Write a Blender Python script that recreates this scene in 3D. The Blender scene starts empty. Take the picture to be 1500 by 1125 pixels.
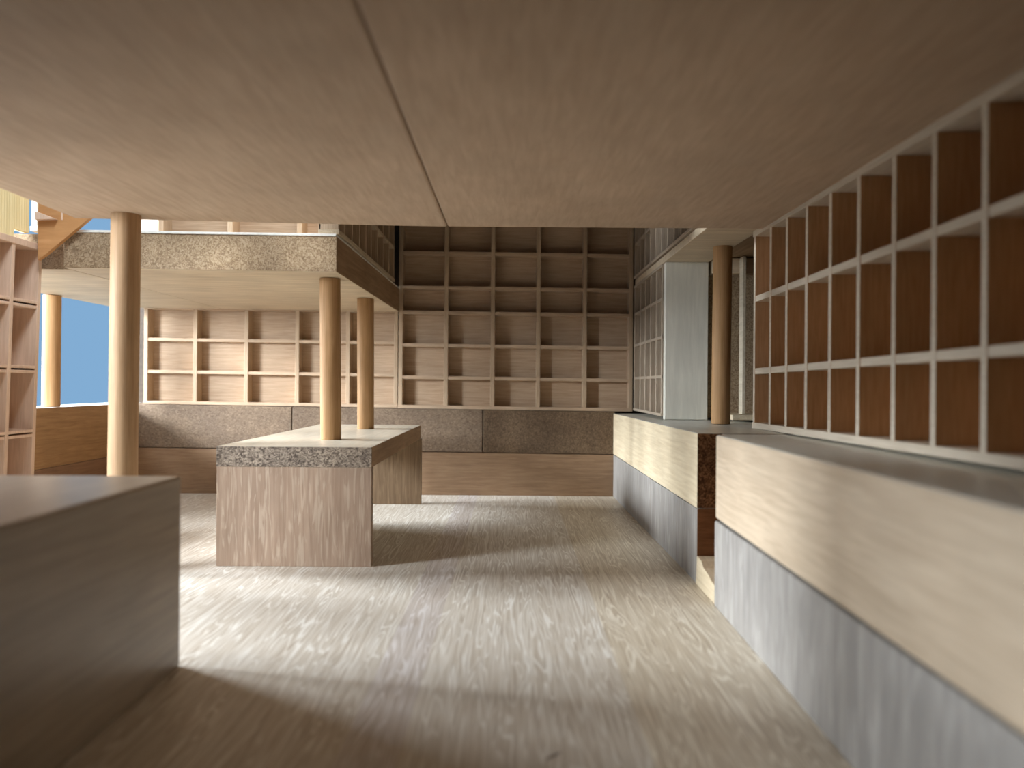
import bpy, bmesh, math, random
from mathutils import Vector, Matrix
random.seed(7)
S = 1.5                      # one model unit (camera height) in metres
C = bpy.context.scene.collection
scene = bpy.context.scene

# ------------------------------------------------------------------ materials
def nt(name):
    m = bpy.data.materials.new(name); m.use_nodes = True
    t = m.node_tree; t.nodes.clear()
    out = t.nodes.new('ShaderNodeOutputMaterial'); b = t.nodes.new('ShaderNodeBsdfPrincipled')
    t.links.new(b.outputs[0], out.inputs[0])
    return m, t, b

def coords(t, scale, offset_rand=True):
    tc = t.nodes.new('ShaderNodeTexCoord'); oi = t.nodes.new('ShaderNodeObjectInfo')
    mul = t.nodes.new('ShaderNodeMath'); mul.operation = 'MULTIPLY'; mul.inputs[1].default_value = 37.0
    t.links.new(oi.outputs['Random'], mul.inputs[0])
    add = t.nodes.new('ShaderNodeVectorMath'); add.operation = 'ADD'
    t.links.new(tc.outputs['Object'], add.inputs[0])
    if offset_rand: t.links.new(mul.outputs[0], add.inputs[1])
    mp = t.nodes.new('ShaderNodeMapping'); mp.inputs['Scale'].default_value = scale
    t.links.new(add.outputs[0], mp.inputs['Vector'])
    return mp.outputs[0], add.outputs[0]

def noise(t, vec, scale=1.0, detail=4, rough=.55, dist=0.0):
    n = t.nodes.new('ShaderNodeTexNoise'); n.inputs['Scale'].default_value = scale
    n.inputs['Detail'].default_value = detail; n.inputs['Roughness'].default_value = rough
    n.inputs['Distortion'].default_value = dist
    t.links.new(vec, n.inputs['Vector']); return n.outputs['Fac']

def ramp(t, fac, stops):
    r = t.nodes.new('ShaderNodeValToRGB'); e = r.color_ramp.elements
    while len(e) < len(stops): e.new(.5)
    for k, (p, c) in enumerate(stops):
        e[k].position = p; e[k].color = (*c, 1) if len(c) == 3 else c
    t.links.new(fac, r.inputs[0]); return r.outputs[0]

def mix(t, a, b, fac, mode='MIX'):
    n = t.nodes.new('ShaderNodeMix'); n.data_type = 'RGBA'; n.blend_type = mode
    if isinstance(fac, float): n.inputs[0].default_value = fac
    else: t.links.new(fac, n.inputs[0])
    t.links.new(a, n.inputs[6])
    if isinstance(b, tuple): n.inputs[7].default_value = (*b, 1)
    else: t.links.new(b, n.inputs[7])
    return n.outputs[2]

def bump(t, b, h, strength, dist=.01):
    n = t.nodes.new('ShaderNodeBump'); n.inputs['Strength'].default_value = strength
    n.inputs['Distance'].default_value = dist
    t.links.new(h, n.inputs['Height']); t.links.new(n.outputs[0], b.inputs['Normal'])

SAT = .84
def srgb(r, g, b):
    l = .3*r+.59*g+.11*b; r, g, b = l+(r-l)*SAT, l+(g-l)*SAT, l+(b-l)*SAT
    f = lambda c: c/12.92 if c <= .04045 else ((c+.055)/1.055)**2.4
    return (f(r/255), f(g/255), f(b/255))

def wood(name, dark, light, axis='z', fine=55, along=3.0, dist=.6, contrast=(.32, .68), blotch=.25, rough=.6, bmp=.15, spec=.25, streak=0.0, scol=None):
    """long grain running along one axis"""
    m, t, b = nt(name)
    sc = {'x': (along, fine, fine), 'y': (fine, along, fine), 'z': (fine, fine, along)}[axis]
    v, raw = coords(t, sc)
    f = noise(t, v, 1, 5, .6, dist)
    col = ramp(t, f, [(contrast[0], dark), (contrast[1], light)])
    big = noise(t, raw, 1.6, 3)
    bl = ramp(t, big, [(.3, (1-blotch,)*3), (.7, (1, 1, 1))])
    col = mix(t, col, bl, 1.0, 'MULTIPLY')
    if streak:
        sc2 = tuple(s*.9 if s == fine else s*1.6 for s in sc)
        mp = t.nodes.new('ShaderNodeMapping'); mp.inputs['Scale'].default_value = sc2
        t.links.new(raw, mp.inputs['Vector'])
        g = noise(t, mp.outputs[0], 1.0, 3, .5, 1.2)
        sf = ramp(t, g, [(.52, (0, 0, 0)), (.62, (streak,)*3)])
        col = mix(t, col, scol, sf)
    t.links.new(col, b.inputs['Base Color']); b.inputs['Roughness'].default_value = rough
    b.inputs['Specular IOR Level'].default_value = spec
    bump(t, b, f, bmp, .006)
    return m

def endgrain(name, dark, mid, light, scale=26, stretch=(1, 1, 1), rough=.75, bmp=.4):
    m, t, b = nt(name)
    v, raw = coords(t, stretch)
    f = noise(t, v, scale, 3, .55, 1.6)
    col = ramp(t, f, [(.36, dark), (.5, mid), (.64, light)])
    big = noise(t, raw, 2.2, 3)
    bl = ramp(t, big, [(.32, (.72, .72, .74)), (.68, (1, 1, 1))])
    col = mix(t, col, bl, 1.0, 'MULTIPLY')
    t.links.new(col, b.inputs['Base Color']); b.inputs['Roughness'].default_value = rough
    b.inputs['Specular IOR Level'].default_value = .2
    bump(t, b, f, bmp, .01)
    return m

def floor_mat():
    m, t, b = nt('oak_floor_wood')
    v, raw = coords(t, (1, 1, 1), False)
    def mapped(s):
        mp = t.nodes.new('ShaderNodeMapping'); mp.inputs['Scale'].default_value = s
        t.links.new(raw, mp.inputs['Vector']); return mp.outputs[0]
    f = noise(t, mapped((60, 1.6, 1)), 1, 4, .6, .7)
    col = ramp(t, f, [(.30, srgb(186, 169, 148)), (.5, srgb(206, 193, 174)), (.66, srgb(219, 209, 194))])
    g = noise(t, mapped((10, .7, 1)), 1, 2, .5, .55)                 # pale wavy rays: contour lines of a stretched noise
    k1 = t.nodes.new('ShaderNodeMath'); k1.operation = 'MULTIPLY'; k1.inputs[1].default_value = 11; t.links.new(g, k1.inputs[0])
    k2 = t.nodes.new('ShaderNodeMath'); k2.operation = 'FRACT'; t.links.new(k1.outputs[0], k2.inputs[0])
    sf = ramp(t, k2.outputs[0], [(.30, (0, 0, 0)), (.46, (.8,)*3), (.56, (.8,)*3), (.72, (0, 0, 0))])
    msk = ramp(t, noise(t, mapped((5, 1.5, 1)), 1, 2), [(.35, (.35,)*3), (.6, (1, 1, 1))])
    sf = mix(t, sf, msk, 1.0, 'MULTIPLY')
    col = mix(t, col, srgb(244, 239, 228), sf)
    h = noise(t, mapped((70, 2.0, 1)), 1, 2, .5, .5)                   # thin dark pores
    hf = ramp(t, h, [(.30, (.55,)*3), (.36, (0, 0, 0))])
    col = mix(t, col, srgb(150, 122, 92), hf)
    # boards: tone per board across x
    sx = t.nodes.new('ShaderNodeSeparateXYZ'); t.links.new(raw, sx.inputs[0])
    bd = ramp(t, sx.outputs[0], [(0, (1, 1, 1)), (1, (1, 1, 1))])
    r = bd.node; cr = r.color_ramp; cr.interpolation = 'CONSTANT'
    mr = t.nodes.new('ShaderNodeMapRange'); mr.inputs['From Min'].default_value = -4*S; mr.inputs['From Max'].default_value = 2*S
    t.links.new(sx.outputs[0], mr.inputs[0]); t.links.new(mr.outputs[0], r.inputs[0])
    P = lambda x: (x+4)/6
    stops = [(0, (1, 1, 1)), (P(-.47), (.93, .92, .97)), (P(-.30), (1, 1, 1)), (P(.36), (.95, .92, .86)), (P(.372), (.98, .94, .86))]
    while len(cr.elements) < len(stops): cr.elements.new(.5)
    for e, (p, c) in zip(cr.elements, stops): e.position = p; e.color = (*c, 1)
    col = mix(t, col, bd, 1.0, 'MULTIPLY')
    # one small dark gouge near the viewer
    sub = t.nodes.new('ShaderNodeVectorMath'); sub.operation = 'SUBTRACT'; sub.inputs[1].default_value = (.118*S, 2.02*S, 0)
    t.links.new(raw, sub.inputs[0])
    mp = t.nodes.new('ShaderNodeMapping'); mp.vector_type = 'TEXTURE'; mp.inputs['Rotation'].default_value = (0, 0, math.radians(48))
    mp.inputs['Scale'].default_value = (.06, .014, 1)
    t.links.new(sub.outputs[0], mp.inputs['Vector'])
    ln = t.nodes.new('ShaderNodeVectorMath'); ln.operation = 'LENGTH'; t.links.new(mp.outputs[0], ln.inputs[0])
    gf = ramp(t, ln.outputs['Value'], [(.4, (.85,)*3), (1, (0, 0, 0))])
    col = mix(t, col, srgb(92, 64, 44), gf)
    t.links.new(col, b.inputs['Base Color']); b.inputs['Roughness'].default_value = .45
    b.inputs['Specular IOR Level'].default_value = .4
    bump(t, b, f, .12, .006)
    return m

M = {}
M['floor'] = floor_mat()
M['ceiling'] = wood('ceiling_plywood', srgb(194, 162, 131), srgb(211, 182, 151), 'y', 22, 2.5, .4, blotch=.14, bmp=.05)
M['sheet_z'] = wood('thin_sheet_upright', srgb(188, 155, 120), srgb(212, 182, 147), 'z', 60, 3, .5, blotch=.15, bmp=.05)
M['sheet_x'] = wood('thin_sheet_lengthwise', srgb(190, 156, 122), srgb(214, 183, 149), 'x', 60, 3, .5, blotch=.15, bmp=.05)
M['sheet_y'] = wood('thin_sheet_depthwise', srgb(190, 162, 126), srgb(216, 192, 156), 'y', 60, 3, .5, blotch=.15, bmp=.05)
M['bounce_sheet'] = wood('bounce_tinted_sheet', srgb(206, 158, 110), srgb(224, 178, 132), 'z', 60, 4, .5, blotch=.15, bmp=.05)  # cell faces tinted warm: bounce inside the cells put into the colour
M['pale_edge'] = wood('pale_sheet_edge', srgb(204, 186, 160), srgb(222, 206, 182), 'y', 60, 3, .5, blotch=.1, bmp=.05)
M['pink_sheet'] = wood('pinkish_sheet', srgb(216, 180, 150), srgb(232, 198, 170), 'z', 60, 4, .5, blotch=.15, bmp=.05)
M['dowel'] = wood('dowel_wood', srgb(178, 130, 78), srgb(202, 154, 102), 'z', 45, 2.0, .3, blotch=.12, bmp=.05)
M['dowel_pale'] = wood('pale_dowel_wood', srgb(166, 126, 86), srgb(192, 152, 108), 'z', 45, 2.0, .3, blotch=.12, bmp=.05)
M['block_side'] = wood('block_long_grain', srgb(148, 110, 74), srgb(178, 140, 100), 'y', 26, 1.6, .5, blotch=.2)
M['block_under'] = wood('pale_board_face', srgb(204, 180, 146), srgb(228, 206, 172), 'x', 16, 1.6, .6, blotch=.12, bmp=.05)
M['end_mezz'] = endgrain('grey_brown_end_grain', srgb(142, 113, 80), srgb(172, 143, 106), srgb(196, 168, 130), 38)
M['end_table'] = endgrain('mottled_end_grain', srgb(84, 70, 58), srgb(138, 120, 102), srgb(182, 162, 138), 30, (1, 1, 1.4))
M['end_back'] = endgrain('brown_end_grain', srgb(114, 92, 72), srgb(138, 114, 90), srgb(158, 134, 108), 34, (1, 1, 1.6))
M['end_back_dark'] = endgrain('dark_brown_end_grain', srgb(98, 76, 54), srgb(120, 95, 69), srgb(136, 110, 82), 36)
M['end_slot'] = endgrain('dark_pored_end_grain', srgb(82, 56, 36), srgb(122, 86, 56), srgb(172, 128, 88), 32)
M['table_top'] = wood('pale_table_top', srgb(212, 198, 172), srgb(230, 218, 194), 'y', 26, 2.0, .5, blotch=.08, bmp=.05, rough=.34, spec=.55)
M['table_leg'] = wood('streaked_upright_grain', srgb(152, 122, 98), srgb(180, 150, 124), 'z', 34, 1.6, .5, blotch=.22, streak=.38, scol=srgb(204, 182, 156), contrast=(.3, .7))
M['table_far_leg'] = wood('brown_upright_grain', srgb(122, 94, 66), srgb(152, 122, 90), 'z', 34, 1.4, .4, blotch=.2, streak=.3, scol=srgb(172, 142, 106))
M['back_lower'] = wood('brown_long_board', srgb(152, 116, 84), srgb(176, 140, 104), 'x', 40, 3, .5, blotch=.2)
M['cream'] = wood('cream_long_grain', srgb(216, 192, 152), srgb(236, 216, 178), 'y', 34, 1.8, .6, blotch=.14)
M['cream_x'] = wood('cream_board', srgb(212, 196, 166), srgb(232, 218, 190), 'y', 34, 1.8, .6, blotch=.1)
M['near_cream'] = wood('pale_long_grain', srgb(196, 170, 138), srgb(220, 196, 164), 'y', 30, 1.8, .7, blotch=.14)
M['grey'] = wood('grey_slanted_grain', srgb(146, 140, 133), srgb(170, 163, 154), 'z', 14, 1.4, .9, blotch=.2, streak=.2, scol=srgb(206, 200, 192))
M['grey_top'] = wood('pale_plinth_top', srgb(224, 222, 206), srgb(238, 236, 222), 'y', 30, 2, .5, blotch=.1, rough=.34, spec=.55)
M['slot_brown'] = wood('slot_brown_wood', srgb(128, 84, 50), srgb(162, 112, 72), 'x', 40, 4, .6)
M['white_panel'] = wood('white_panel', srgb(224, 218, 200), srgb(238, 232, 214), 'z', 20, 2, .5, blotch=.06, bmp=.03)
M['white'] = wood('bright_white_sheet', srgb(232, 228, 216), srgb(244, 240, 228), 'z', 20, 2, .5, blotch=.05, bmp=.03)
M['slat'] = wood('grey_pink_sheet', srgb(172, 150, 126), srgb(200, 180, 154), 'z', 50, 3, .5, blotch=.15, bmp=.05)
M['left_plinth'] = wood('left_brown_board', srgb(158, 116, 72), srgb(184, 140, 92), 'y', 30, 2.0, .7, blotch=.2)
M['left_plinth_low'] = wood('left_low_brown_board', srgb(138, 100, 72), srgb(160, 120, 88), 'y', 40, 2.5, .5, blotch=.2)
M['counter'] = wood('counter_wood', srgb(150, 130, 108), srgb(172, 151, 126), 'y', 20, 1.2, .5, blotch=.12, bmp=.04, rough=.34, spec=.55)
M['corrugated'] = wood('pale_yellow_board', srgb(222, 196, 134), srgb(236, 212, 152), 'z', 20, 2, .3, blotch=.06, bmp=.03)
M['orange_board'] = wood('orange_brown_board', srgb(196, 134, 76), srgb(214, 152, 90), 'x', 24, 3, .5, blotch=.12, bmp=.05)
M['shell'] = wood('shell_wood', srgb(70, 56, 44), srgb(92, 75, 58), 'y', 24, 2, .5, blotch=.1)

# ------------------------------------------------------------------ mesh helpers (h units in, metres out)
def hexa(bm, p):
    """p: 8 points, bottom ring then top ring (counter-clockwise seen from above)"""
    v = [bm.verts.new(Vector(q)*S) for q in p]
    for f in ((3, 2, 1, 0), (4, 5, 6, 7), (0, 1, 5, 4), (1, 2, 6, 5), (2, 3, 7, 6), (3, 0, 4, 7)):
        bm.faces.new([v[i] for i in f])

def box(bm, x0, x1, y0, y1, z0, z1):
    hexa(bm, [(x0, y0, z0), (x1, y0, z0), (x1, y1, z0), (x0, y1, z0), (x0, y0, z1), (x1, y0, z1), (x1, y1, z1), (x0, y1, z1)])

def prism(bm, pts, d):
    """polygon pts extruded by vector d"""
    a = [bm.verts.new(Vector(q)*S) for q in pts]; b = [bm.verts.new((Vector(q)+Vector(d))*S) for q in pts]
    n = len(pts)
    bm.faces.new(a[::-1]); bm.faces.new(b)
    for i in range(n): bm.faces.new([a[i], a[(i+1) % n], b[(i+1) % n], b[i]])

def cyl(bm, x, y, z0, z1, r, lean=(0, 0), n=40):
    rings = []
    for k in range(5):
        f = k/4; rr = r*(1+random.uniform(-.008, .008))
        rings.append([bm.verts.new(Vector((x+lean[0]*f+rr*math.cos(2*math.pi*i/n), y+lean[1]*f+rr*math.sin(2*math.pi*i/n), z0+(z1-z0)*f))*S) for i in range(n)])
    for a, b in zip(rings, rings[1:]):
        for i in range(n):
            f = bm.faces.new([a[i], a[(i+1) % n], b[(i+1) % n], b[i]]); f.smooth = True
    bm.faces.new(rings[0][::-1]); bm.faces.new(rings[-1])

def obj(name, bm, mats, parent=None, bev=.004, base=None, rot=None, pick=None):
    """one mesh object; origin at its base (or the parent's); pick(normal)->slot"""
    bmesh.ops.recalc_face_normals(bm, faces=bm.faces)
    if bev:
        ed = [e for e in bm.edges if len(e.link_faces) == 2 and e.calc_face_angle(0) > .6]
        bmesh.ops.bevel(bm, geom=ed, offset=bev*S, segments=2, profile=.5, affect='EDGES', clamp_overlap=True)
    bm.normal_update()
    if not isinstance(mats, (list, tuple)): mats = [mats]
    if pick:
        for f in bm.faces: f.material_index = pick(f.normal)
    if base is None and parent is None:
        xs = [v.co for v in bm.verts]
        lo = Vector((min(c.x for c in xs), min(c.y for c in xs), min(c.z for c in xs)))
        hi = Vector((max(c.x for c in xs), max(c.y for c in xs), max(c.z for c in xs)))
        base = Vector(((lo.x+hi.x)/2, (lo.y+hi.y)/2, lo.z))
    elif base is None: base = Vector(parent['_base'])*S
    else: base = Vector(base)*S
    bmesh.ops.translate(bm, verts=bm.verts, vec=-base)
    me = bpy.data.meshes.new(name); bm.to_mesh(me); bm.free()
    for q in mats: me.materials.append(q)
    o = bpy.data.objects.new(name, me); C.objects.link(o)
    if parent: o.parent = parent
    else:
        o.location = base
        if rot: o.rotation_euler = rot
    return o

def thing(name, label, cat, base, rot=(0, 0, 0), group=None):
    o = bpy.data.objects.new(name, None); C.objects.link(o)
    o.empty_display_size = .1; o.location = Vector(base)*S; o.rotation_euler = rot
    o['_base'] = tuple(base); o['kind'] = 'thing'
    return tag(o, label, cat, group)

def tag(o, label, cat, group=None):
    o['label'] = label; o['category'] = cat; o['kind'] = 'thing'
    if group: o['group'] = group
    return o

def struct(o): o['kind'] = 'structure'; return o
B = bmesh.new
ey = lambda n: 1 if abs(n.y) > .8 else 0                       # end grain on faces towards / away from the viewer
ex = lambda n: 1 if abs(n.x) > .8 else 0
eyz = lambda n: 1 if abs(n.y) > .8 else (2 if abs(n.z) > .8 else 0)

ROLL = .0085
ZB = 6.72                    # face of the back plinth

# ------------------------------------------------------------------ shell
bm = B(); box(bm, -4.2, 2.0, -.9, 7.2, -.15, 0)
struct(obj('floor', bm, M['floor'], bev=0, base=(0, 0, 0)))
SEAM = -.363
bm = B(); hexa(bm, [(-2.20, -.8, 1.865), (SEAM-.002, -.8, 1.865), (SEAM-.002, 4.15, 1.865), (-2.335, 4.00, 1.865),
                    (-2.20, -.8, 2.03), (SEAM-.002, -.8, 2.03), (SEAM-.002, 4.15, 2.03), (-2.335, 4.00, 2.03)])
struct(obj('ceiling', bm, M['ceiling'], bev=.010))
bm = B(); box(bm, SEAM+.002, 1.9, -.8, 4.15, 1.866, 2.03)
struct(obj('ceiling', bm, M['ceiling'], bev=.010))
bm = B(); box(bm, -2.4, 2.0, -1.0, -.8, 0, 3.2); struct(obj('blocker_wall_near', bm, M['shell'], bev=0))  # unseen wall added behind the camera so the near parts stay dark
bm = B(); box(bm, 1.9, 2.05, -.8, 7.2, 0, 3.2); struct(obj('wall_right', bm, M['shell'], bev=0))
bm = B(); box(bm, -3.75, 1.9, 7.1, 7.25, 0, 3.2); struct(obj('wall_back', bm, M['shell'], bev=0))
bm = B(); box(bm, -2.75, -2.55, -.8, 2.85, 0, 3.19); struct(obj('blocker_wall_left', bm, M['shell'], bev=0))  # unseen; run this far to block light reaching the near left
bm = B(); box(bm, -2.2, 1.95, 4.0, 7.2, 3.2, 3.35); struct(obj('roof', bm, M['shell'], bev=0))

bm = B(); box(bm, -1.27, -1.17, 5.06, 7.09, 1.88, 3.19); struct(obj('blocker_wall_upper_left', bm, M['shell'], bev=0))  # unseen panel added to stop light leaking onto the tall back shelf
bm = B(); box(bm, -1.0, 1.895, 3.98, 4.08, 2.035, 3.19); struct(obj('blocker_wall_upper_near', bm, M['shell'], bev=0))  # added out of view to keep daylight out of the upper void
# ------------------------------------------------------------------ plinths
def block(name, label, cat, dims, mats, pick=None, rot=None, group=None, bev=.005):
    bm = B(); box(bm, *dims)
    return tag(obj(name, bm, mats, bev=bev, rot=rot, pick=pick), label, cat, group)

RB = (0, ROLL, 0)
zt = lambda x, z: z-ROLL*x                                      # height on the rolled back part
def backblock(name, label, x0, x1, z0, z1, mat, y0=ZB, y1=7.085):
    bm = B()
    hexa(bm, [(x0, y0, zt(x0, z0)), (x1, y0, zt(x1, z0)), (x1, y1, zt(x1, z0)), (x0, y1, zt(x0, z0)),
              (x0, y0, zt(x0, z1)), (x1, y0, zt(x1, z1)), (x1, y1, zt(x1, z1)), (x0, y1, zt(x0, z1))])
    return tag(obj(name, bm, mat, bev=.005), label, 'block', 'blocks of the back plinth')
xs1, xs2 = -1.967, -.258
backblock('plinth_block', 'brown end grain plinth block at the left under the low back shelf', -3.48, xs1-.004, .385, .765, M['end_back'])
backblock('plinth_block', 'brown end grain plinth block in the middle of the back wall behind the table', xs1+.004, xs2-.004, .385, .765, M['end_back'])
backblock('plinth_block', 'dark olive brown plinth block in the far right corner under the tall shelf', xs2+.004, .925, .385, .765, M['end_back_dark'])
bm = B(); hexa(bm, [(-3.48, ZB+.004, 0), (.94, ZB+.004, 0), (.94, 7.085, 0), (-3.48, 7.085, 0),
                    (-3.48, ZB+.004, zt(-3.48, .379)), (.94, ZB+.004, zt(.94, .379)), (.94, 7.085, zt(.94, .379)), (-3.48, 7.085, zt(-3.48, .379))])
tag(obj('plinth_board', bm, M['back_lower'], bev=.004), 'long warm brown board lying on the floor under the back plinth blocks', 'board', 'blocks of the back plinth')

# right plinth, far part (beyond the door slot)
FX0, FX1 = .937, .91         # face at near / far end
def rblock(name, label, y0, y1, xa, xb, z0, z1a, z1b, mats, pick=None, x1=1.885, bev=.006):
    """xa,z1a at the near end y0; xb,z1b at the far end y1"""
    bm = B()
    hexa(bm, [(xa, y0, z0), (x1, y0, z0), (x1, y1, z0), (xb, y1, z0), (xa, y0, z1a), (x1, y0, z1a), (x1, y1, z1b), (xb, y1, z1b)])
    return tag(obj(name, bm, mats, bev=bev, pick=pick), label, 'block', 'blocks of the right plinth')
YS = 3.79
fx = lambda y: FX0+(FX1-FX0)*(y-YS)/(ZB-YS)
rblock('plinth_block', 'cream plinth block right of the room, beyond the dark slot, carrying the white panel', YS, ZB-.002, fx(YS), fx(ZB), .378, .758, .742,
       [M['cream'], M['end_slot'], M['grey_top']], eyz)
cuts = [YS, 4.24, 5.02, ZB-.002]
labs = ['grey lower plinth block nearest the slot, under the cream block', 'grey lower plinth block in the middle under the cream block', 'grey lower plinth block reaching the far right corner of the floor']
for a, b, l in zip(cuts, cuts[1:], labs):
    rblock('plinth_base_block', l, a+.001, b-.001, fx(a)+.002, fx(b)+.002, 0, .376, .372, [M['grey'], M['slot_brown']], ey, bev=.003)
# near part
YN = 3.42
nx = lambda y: .926+(.899-.926)*(YN-y)/(YN-1.966)
bm = B()
prism(bm, [(nx(-.6), -.6, .396), (nx(-.6), -.6, .795), (1.34, -.6, .772), (1.885, -.6, .772), (1.885, -.6, .396)], (0, YN+.6, 0))
for v in bm.verts:
    if v.co.y > 0:
        if v.co.x < 1.2*S: v.co.x = (nx(YN)+.004)*S
        if v.co.z > .7*S: v.co.z -= (.020 if v.co.x < 1.2*S else .016)*S
tag(obj('plinth_block', bm, [M['near_cream'], M['end_slot'], M['grey_top']], bev=.010, pick=eyz), 'long pale cream plinth block at the right, from the slot to the right picture edge', 'block', 'blocks of the right plinth')
rblock('plinth_base_block', 'long blue grey base block at lower right under the pale cream block', -.6, YN-.004, nx(-.6), nx(YN), 0, .394, .386, [M['grey'], M['slot_brown']], ey, bev=.006)
# threshold in the slot, broken along its top
bm = B()
prism(bm, [(.932, 3.425, 0), (.932, 3.785, 0), (.938, 3.785, .14), (.938, 3.70, .135), (.938, 3.66, .108), (.936, 3.56, .10), (.936, 3.50, .085), (.936, 3.425, .08)], (.11, 0, 0))
tag(obj('threshold', bm, M['cream'], bev=.003), 'small cream broken-topped stub on the floor inside the dark slot', 'block')
bm = B(); box(bm, 1.056, 1.885, 3.426, 3.784, 0, .755)
tag(obj('plinth_block', bm, [M['slot_brown'], M['slot_brown'], M['grey_top']], bev=.003, pick=eyz), 'short block closing the back of the dark slot, its pale top level with its neighbours', 'block', 'blocks of the right plinth')

# left plinth under the window
bm = B(); box(bm, -3.78, -3.485, 4.3, 7.1, .345, .77+.0085*3.4)
tag(obj('plinth_block', bm, [M['left_plinth'], M['end_mezz'], M['white']], bev=.004, pick=eyz), 'brown wall block below the blue window, with a bright white top', 'block', 'blocks of the left plinth')
bm = B(); box(bm, -3.78, -3.48, 4.3, 7.1, 0, .343)
tag(obj('plinth_base_block', bm, M['left_plinth_low'], bev=.003), 'dull brown lower block at far left, half hidden by the foreground counter', 'block', 'blocks of the left plinth')

# ------------------------------------------------------------------ shelves
def shelf(name, label, kind, front, us, zs, depth, tv, tr, mv, mr, mb, rot=(0, 0, 0), back=True, group=None, zb=None, lean=0, double=False, jit=.003, pick=None):
    """kind 'back': faces the viewer (u = x); 'R': on the right, faces left (u = y); 'L': on the left, faces right (u = y).
    zs: list of (z at first u, z at last u) or plain heights"""
    u0, u1 = us[0], us[-1]
    zz = [(z, z) if not isinstance(z, tuple) else z for z in zs]
    base = {'back': ((u0+u1)/2, front+depth/2, min(zz[0])), 'R': (front+depth/2, (u0+u1)/2, min(zz[0])), 'L': (front-depth/2, (u0+u1)/2, min(zz[0]))}[kind]
    t = thing(name, label, 'shelf', base, rot, group)
    zat = lambda k, u: zz[k][0]+(zz[k][1]-zz[k][0])*(u-u0)/(u1-u0)
    def bar(bm, ua, ub, d0, d1, za, zb_, zc, zd):
        """bar from ua to ub, depth d0..d1; z range za..zb_ at ua and zc..zd at ub"""
        if kind == 'back':
            p = [(ua, front+d0, za), (ub, front+d0, zc), (ub, front+d1, zc), (ua, front+d1, za), (ua, front+d0, zb_), (ub, front+d0, zd), (ub, front+d1, zd), (ua, front+d1, zb_)]
        else:
            s = 1 if kind == 'R' else -1
            p = [(front+s*d0, ua, za), (front+s*d1, ua, za), (front+s*d1, ub, zc), (front+s*d0, ub, zc), (front+s*d0, ua, zb_), (front+s*d1, ua, zb_), (front+s*d1, ub, zd), (front+s*d0, ub, zd)]
        hexa(bm, p)
    n = len(zz)
    for k in range(n):
        nm = 'bottom_board' if k == 0 else ('top_board' if k == n-1 else 'shelf_board')
        bm = B(); a, b = zat(k, u0), zat(k, u1)
        e = tv/2
        d0 = -.004 if k in (0, n-1) else .004
        if double and 0 < k < n-1:
            bar(bm, u0-e, u1+e, d0, depth, a+tr*.14, a+tr*.6, b+tr*.14, b+tr*.6)
            bar(bm, u0-e, u1+e, d0+.002, depth, a-tr*.6, a-tr*.14, b-tr*.6, b-tr*.14)
        else:
            bar(bm, u0-e-(.004 if k in (0, n-1) else 0), u1+e, d0, depth, a-tr/2, a+tr/2, b-tr/2, b+tr/2)
        obj(nm, bm, mr, t, bev=.0025, pick=pick)
    for i, u in enumerate(us):
        bm = B(); w = tv/2; j = random.uniform(-jit, jit) if 0 < i < len(us)-1 else 0
        lo, hi = zat(0, u)+tr/2-.001, zat(n-1, u)-tr/2+.001
        bar(bm, u-w+j, u+w+j, random.uniform(0, .003), depth-.002, lo, hi, lo, hi)
        obj('end_panel' if i in (0, len(us)-1) else 'divider', bm, mv, t, bev=.0025, pick=pick)
    if back:
        bm = B(); bar(bm, u0-tv/2, u1+tv/2, depth-.012, depth, zat(0, u0)+.003, zat(n-1, u0)-.003, zat(0, u1)+.003, zat(n-1, u1)-.003)
        obj('back_panel', bm, mb, t, bev=0, pick=None)
    return t

ZS = ZB+.02
lx = [-3.29, -2.845, -2.385, -1.93, -1.475, -1.045]
zr = lambda z: None
low = [.785, 1.062, 1.352, 1.637]
def rolled(zs, us): return [(zt(us[0], z), zt(us[-1], z)) for z in zs]
shelf('wall_shelf', 'low wide pigeonhole shelf under the mezzanine on the back wall', 'back', ZS, lx, rolled(low, lx), .13, .034, .028,
      M['sheet_z'], M['sheet_x'], M['sheet_x'], group='open pigeonhole shelves')
rx = [-1.003, -.592, -.178, .235, .648, 1.064]
tall = [.783, 1.047, 1.337, 1.632, 1.856, 2.167, 2.47, 2.78, 3.08]
shelf('wall_shelf', 'tall dim pigeonhole shelf filling the far back wall beyond the ceiling edge', 'back', ZS-.002, rx, rolled(tall, rx), .13, .036, .03,
      M['sheet_z'], M['sheet_x'], M['sheet_x'], group='open pigeonhole shelves')
# right wall, near
yr = [1.15, 1.41, 1.67, 1.935, 2.198, 2.466, 2.727, 3.003, 3.275, 3.534, 3.79, 4.031, 4.293]
shelf('wall_shelf', 'long shelf with pale edges and bounce-tinted cells on the right plinth, running out of frame', 'R', 1.38, yr,
      [(.802, .774), (1.115, 1.082), (1.52, 1.494), (1.838, 1.868)], .21, .030, .034,
      [M['bounce_sheet'], M['pale_edge']], M['pale_edge'], M['bounce_sheet'], group='open pigeonhole shelves', pick=ex)
# left foreground shelf
yl = [3.88, 4.122, 4.36]
shelf('wall_shelf', 'pinkish brown upright shelf at the left picture edge behind the foreground counter', 'L', -2.79, yl,
      [.012, .34, .70, 1.068, 1.44, 1.775], .17, .028, .036, M['pink_sheet'], M['pink_sheet'], M['pink_sheet'], rot=(0, .030, 0), group='open pigeonhole shelves', double=True)
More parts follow.
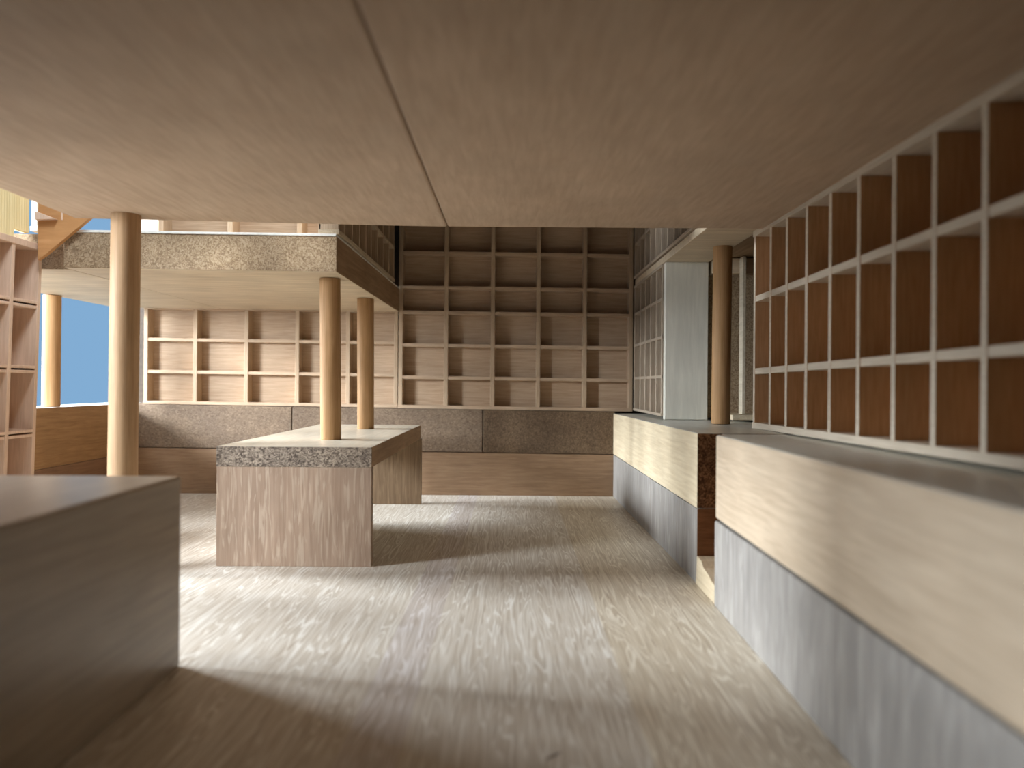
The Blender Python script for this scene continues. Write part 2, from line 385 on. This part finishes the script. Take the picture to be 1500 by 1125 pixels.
# shelves round the void and on the mezzanine
yv = [4.41, 4.57, 4.78, 5.00, 5.22, 5.43, 5.67, 5.93, 6.20, 6.46]
shelf('void_shelf', 'brown finned shelf standing along the right edge of the mezzanine slab', 'L', -1.02, yv, [1.884, 2.165, 2.47, 2.78, 3.08], .12, .026, .028,
      M['sheet_z'], M['sheet_y'], M['sheet_z'], group='shelves on the mezzanine')
xm = [-2.30, -1.85, -1.395, -1.16]
shelf('mezzanine_shelf', 'sunlit shelf on the mezzanine, just visible in the strip under the ceiling edge', 'back', 4.9, xm, [1.90, 2.30, 2.70, 3.05], .14, .034, .03,
      M['sheet_z'], M['sheet_x'], M['sheet_x'], group='shelves on the mezzanine')
yf = [5.49, 5.70, 5.93, 6.16, 6.39, 6.70]
shelf('wall_shelf', 'greyish shelf in the far right corner between tall back shelf and white panel', 'R', 1.088, yf, [.783, 1.06, 1.35, 1.63, 1.872], .14, .026, .022,
      M['slat'], M['slat'], M['slat'], group='open pigeonhole shelves')
yu = [4.20, 4.41, 4.63, 4.86, 5.07, 5.29, 5.50, 5.72, 5.95, 6.18, 6.40, 6.70]
shelf('void_shelf', 'pale slatted shelf above the right soffit slab, cut by the ceiling edge', 'R', 1.085, yu, [1.955, 2.25, 2.55, 2.85, 3.1], .14, .022, .022,
      M['slat'], M['slat'], M['slat'], group='open pigeonhole shelves')

# ------------------------------------------------------------------ mezzanine
MZ0, MZ1 = 1.632, 1.838
def mezz(x0, x1, label, y0=4.34):
    bm = B()
    hexa(bm, [(x0, y0, zt(x0, MZ0)), (x1, y0, zt(x1, MZ0)), (x1, 6.735, zt(x1, MZ0)), (x0, 6.735, zt(x0, MZ0)),
              (x0, y0, zt(x0, MZ1)), (x1, y0, zt(x1, MZ1)), (x1, 6.735, zt(x1, MZ1)), (x0, 6.735, zt(x0, MZ1))])
    def pk(n): return 1 if abs(n.y) > .8 else (2 if n.z < -.8 else 0)
    o = tag(obj('mezzanine_slab', bm, [M['block_side'], M['end_mezz'], M['block_under']], bev=.005, pick=pk), label, 'slab', 'mezzanine slabs')
    return o
bslab = mezz(-2.598, -1.018, 'broad mezzanine slab with grey-brown end grain front, carried by the two table columns')
mezz(-3.57, -2.602, 'narrow left mezzanine slab over the blue window, next to the broad slab', 4.41)
bm = B()
hexa(bm, [(-2.597, 4.335, zt(-2.6, MZ1)), (-1.022, 4.335, zt(-1.02, MZ1)), (-1.022, 6.7, zt(-1.02, MZ1)), (-2.597, 6.7, zt(-2.6, MZ1)),
          (-2.597, 4.335, zt(-2.6, MZ1+.014)), (-1.022, 4.335, zt(-1.02, MZ1+.014)), (-1.022, 6.7, zt(-1.02, MZ1+.014)), (-2.597, 6.7, zt(-2.6, MZ1+.014))])
bslab['_base'] = tuple(bslab.location/S)
obj('top_sheet', bm, M['white'], bslab, bev=.002)['label'] = 'thin white sheet glued on top'
bm = B(); box(bm, -2.68, -2.50, 5.3, 5.36, 1.88, 2.7)
tag(obj('white_screen', bm, M['white'], bev=.004), 'bright white screen on the mezzanine, seen right of the big column top', 'panel')

# ------------------------------------------------------------------ columns
def column(label, x, y, z0, z1, r, lean=(0, 0), m='dowel'):
    bm = B(); cyl(bm, x, y, z0, z1, r, lean)
    return tag(obj('column', bm, M[m], bev=.003), label, 'column', 'round dowel columns')
column('large round dowel column standing on the floor behind the foreground counter', -2.022, 3.9, 0, 1.866, .0715, (.012, 0), 'dowel_pale')
column('front honey-coloured dowel column rising from the table to the slab', -1.112, 4.62, .652, zt(-1.1, MZ0)-.002, .0625, (-.012, 0))
column('rear honey-coloured dowel column on the table, nearer the back wall', -1.108, 5.7, .652, zt(-1.1, MZ0)-.002, .0625, (-.008, 0))
column('dowel column on the left window ledge against the blue', -3.56, 5.80, .801, zt(-3.5, MZ0)-.003, .064, (.004, 0))
column('dowel column on the right plinth beside the white panel', 1.335, 4.80, .7555, 1.886, .0595, (.006, 0))

# ------------------------------------------------------------------ table
TX0, TX1, TY0, TY1, TZ = -1.603, -.757, 4.075, 6.26, .652
t = thing('table', 'long wooden table with pale top and mottled end grain edge, pierced by two columns', 'table', ((TX0+TX1)/2, (TY0+TY1)/2, 0))
bm = B(); box(bm, TX0, TX1, TY0, TY1, .541, TZ)
obj('tabletop', bm, [M['block_side'], M['end_table'], M['table_top']], t, bev=.004, pick=eyz)['label'] = 'pale tabletop with mottled grey brown end grain edge'
bm = B(); box(bm, TX0+.002, TX1-.001, TY0+.003, TY0+.05, 0, .541)
obj('leg', bm, M['table_leg'], t, bev=.003)['label'] = 'streaked upright-grain front panel leg'
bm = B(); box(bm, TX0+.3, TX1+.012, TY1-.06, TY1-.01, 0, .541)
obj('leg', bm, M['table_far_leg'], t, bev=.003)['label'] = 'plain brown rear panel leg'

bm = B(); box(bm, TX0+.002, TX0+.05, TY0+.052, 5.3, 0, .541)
obj('shade_panel', bm, M['table_far_leg'], t, bev=.003)  # hidden panel added to shade the floor right of the table

# ------------------------------------------------------------------ foreground counter
bm = B(); box(bm, -2.54, -1.161, .15, 2.645, 0, .668)
tag(obj('counter', bm, M['counter'], bev=.010), 'big plain out-of-focus counter block in the left foreground', 'counter')

# ------------------------------------------------------------------ right alcove
bm = B(); box(bm, 1.092, 1.410, 4.16, 6.70, 1.886, 1.935)
tag(obj('soffit_slab', bm, M['block_under'], bev=.003), 'pale soffit slab over the right column and white panel', 'slab')
bm = B(); box(bm, 1.43, 1.885, 4.16, 5.55, 1.915, 1.95)
tag(obj('soffit_slab', bm, M['block_side'], bev=.003), 'narrow brown slab behind the soffit, above the speckled panel', 'slab')
bm = B(); box(bm, 1.100, 1.408, 5.40, 5.465, .752, 1.886)
tag(obj('partition', bm, M['white_panel'], bev=.004), 'smooth white upright panel on the right plinth left of the column', 'panel')
al = thing('alcove_wall', 'speckled end grain wall with slim pale post in the alcove right of the column', 'wall panel', (1.65, 5.4, .765))
bm = B(); box(bm, 1.412, 1.885, 5.47, 5.54, .765, 1.91)
obj('panel', bm, M['end_mezz'], al, bev=.004)
bm = B(); box(bm, 1.50, 1.885, 5.10, 5.47, .765, .80)
obj('sill', bm, M['cream'], al, bev=.004)['label'] = 'cream sill'
bm = B(); box(bm, 1.618, 1.642, 5.28, 5.36, .80, 1.91)
obj('post', bm, M['cream_x'], al, bev=.003)['label'] = 'slim pale post'
bm = B(); box(bm, 1.43, 1.885, 5.36, 5.468, 1.80, 1.91)
obj('header', bm, M['block_under'], al, bev=.003)['label'] = 'pale header board'

# ------------------------------------------------------------------ upper left: things outside, over the left shelf
bm = B(); n = 0
y = 3.3; cols = []
while y < 4.47:
    cols.append(y); y += .0054
prev = None
X0 = -2.885
for k, y in enumerate(cols):
    x = X0+.015*math.sin(2*math.pi*k/4+.4)
    zl = 1.80 if y < 4.33 else 1.877
    ring = [bm.verts.new(Vector(q)*S) for q in ((x, y, zl), (x, y, 2.75), (x-.02, y, 2.75), (x-.02, y, zl))]
    if prev:
        for i in range(4): bm.faces.new([prev[i], ring[i], ring[(i+1) % 4], prev[(i+1) % 4]])
    else: bm.faces.new(ring)
    prev = ring
bm.faces.new(prev[::-1])
cw = thing('ribbed_wall', 'pale yellow ribbed wall panel on top of the left shelf', 'wall panel', (-2.86, 3.9, 1.80))
obj('ribbed_board', bm, M['corrugated'], cw, bev=0)
bm = B(); box(bm, -2.90, -2.865, 4.52, 4.545, 1.93, 2.7)
box(bm, -2.90, -2.845, 4.56, 4.59, 1.93, 2.7); box(bm, -2.905, -2.86, 4.515, 4.595, 1.90, 1.93)
obj('end_strip', bm, M['white'], cw, bev=.002)['label'] = 'narrow white double strip'
bm = B()
prism(bm, [(-2.718, 4.295, 1.69), (-2.676, 4.295, 1.72), (-2.42, 4.295, 1.935), (-2.25, 4.295, 2.075), (-2.25, 4.295, 2.6), (-2.718, 4.295, 2.6)], (0, .03, 0))
so = thing('sloping_board', 'orange brown board with a sloping edge beside the ribbed panel', 'board', (-2.9, 4.30, 1.62))
obj('board', bm, M['orange_board'], so, bev=.002)
bm = B(); prism(bm, [(-2.718, 4.295, 1.915), (-2.718, 4.295, 1.965), (-2.60, 4.295, 1.92)], (0, -.03, 0))
obj('bracket', bm, M['pink_sheet'], so, bev=.002)['label'] = 'small paler wedge'
bm = B(); box(bm, -2.585, -2.575, 4.292, 4.302, 1.92, 2.4)
obj('seam_strip', bm, M['pink_sheet'], so, bev=.001)

# ------------------------------------------------------------------ light
w = bpy.data.worlds.new('World'); scene.world = w; w.use_nodes = True
bg = w.node_tree.nodes['Background']; bg.inputs[0].default_value = (*srgb(122, 171, 216), 1); bg.inputs[1].default_value = 1.0

def area(name, loc, target, sx, sy, power, col):
    l = bpy.data.lights.new(name, 'AREA'); l.shape = 'RECTANGLE'; l.size = sx*S; l.size_y = sy*S; l.energy = power; l.color = col
    o = bpy.data.objects.new(name, l); C.objects.link(o); o.location = Vector(loc)*S
    o.rotation_euler = (Vector(target)-Vector(loc)).to_track_quat('-Z', 'Y').to_euler()
    return o
DAY = (.85, .925, 1.0)
area('daylight_high', (-7.0, 2.8, 7.2), (-1.0, 3.8, .2), 3.0, 3.0, 900, DAY)
area('daylight_middle', (-14, 4.2, 5.3), (.3, 3.4, .3), 2.4, 2.6, 8500, DAY)
area('daylight_low', (-7.5, 6.2, 2.5), (0, 4.2, .7), 2.0, 1.6, 2500, DAY)
area('daylight_front', (-6.4, .9, 2.2), (0, 5.4, .8), 1.8, 1.2, 1900, DAY)
area('fill_upper', (-.6, 1.5, 6.0), (-2.9, 4.0, 2.2), 1.5, 1.5, 700, DAY)  # added fill lamp that brightens the ribbed wall, no source known there

# ------------------------------------------------------------------ camera
cam = bpy.data.cameras.new('Camera'); co = bpy.data.objects.new('Camera', cam); C.objects.link(co)
co.location = (0, 0, S); co.rotation_euler = (math.pi/2, -.007, 0)
cam.sensor_width = 36; cam.lens = 1100/1500*36; cam.clip_start = .01
cam.dof.use_dof = True; cam.dof.focus_distance = 4.9*S; cam.dof.aperture_fstop = .6
scene.camera = co
vs = scene.view_settings
vs.view_transform = 'Standard'; vs.look = 'None'; vs.gamma = 1; vs.exposure = .06; vs.use_curve_mapping = False
for o in bpy.data.objects:
    if '_base' in o: del o['_base']
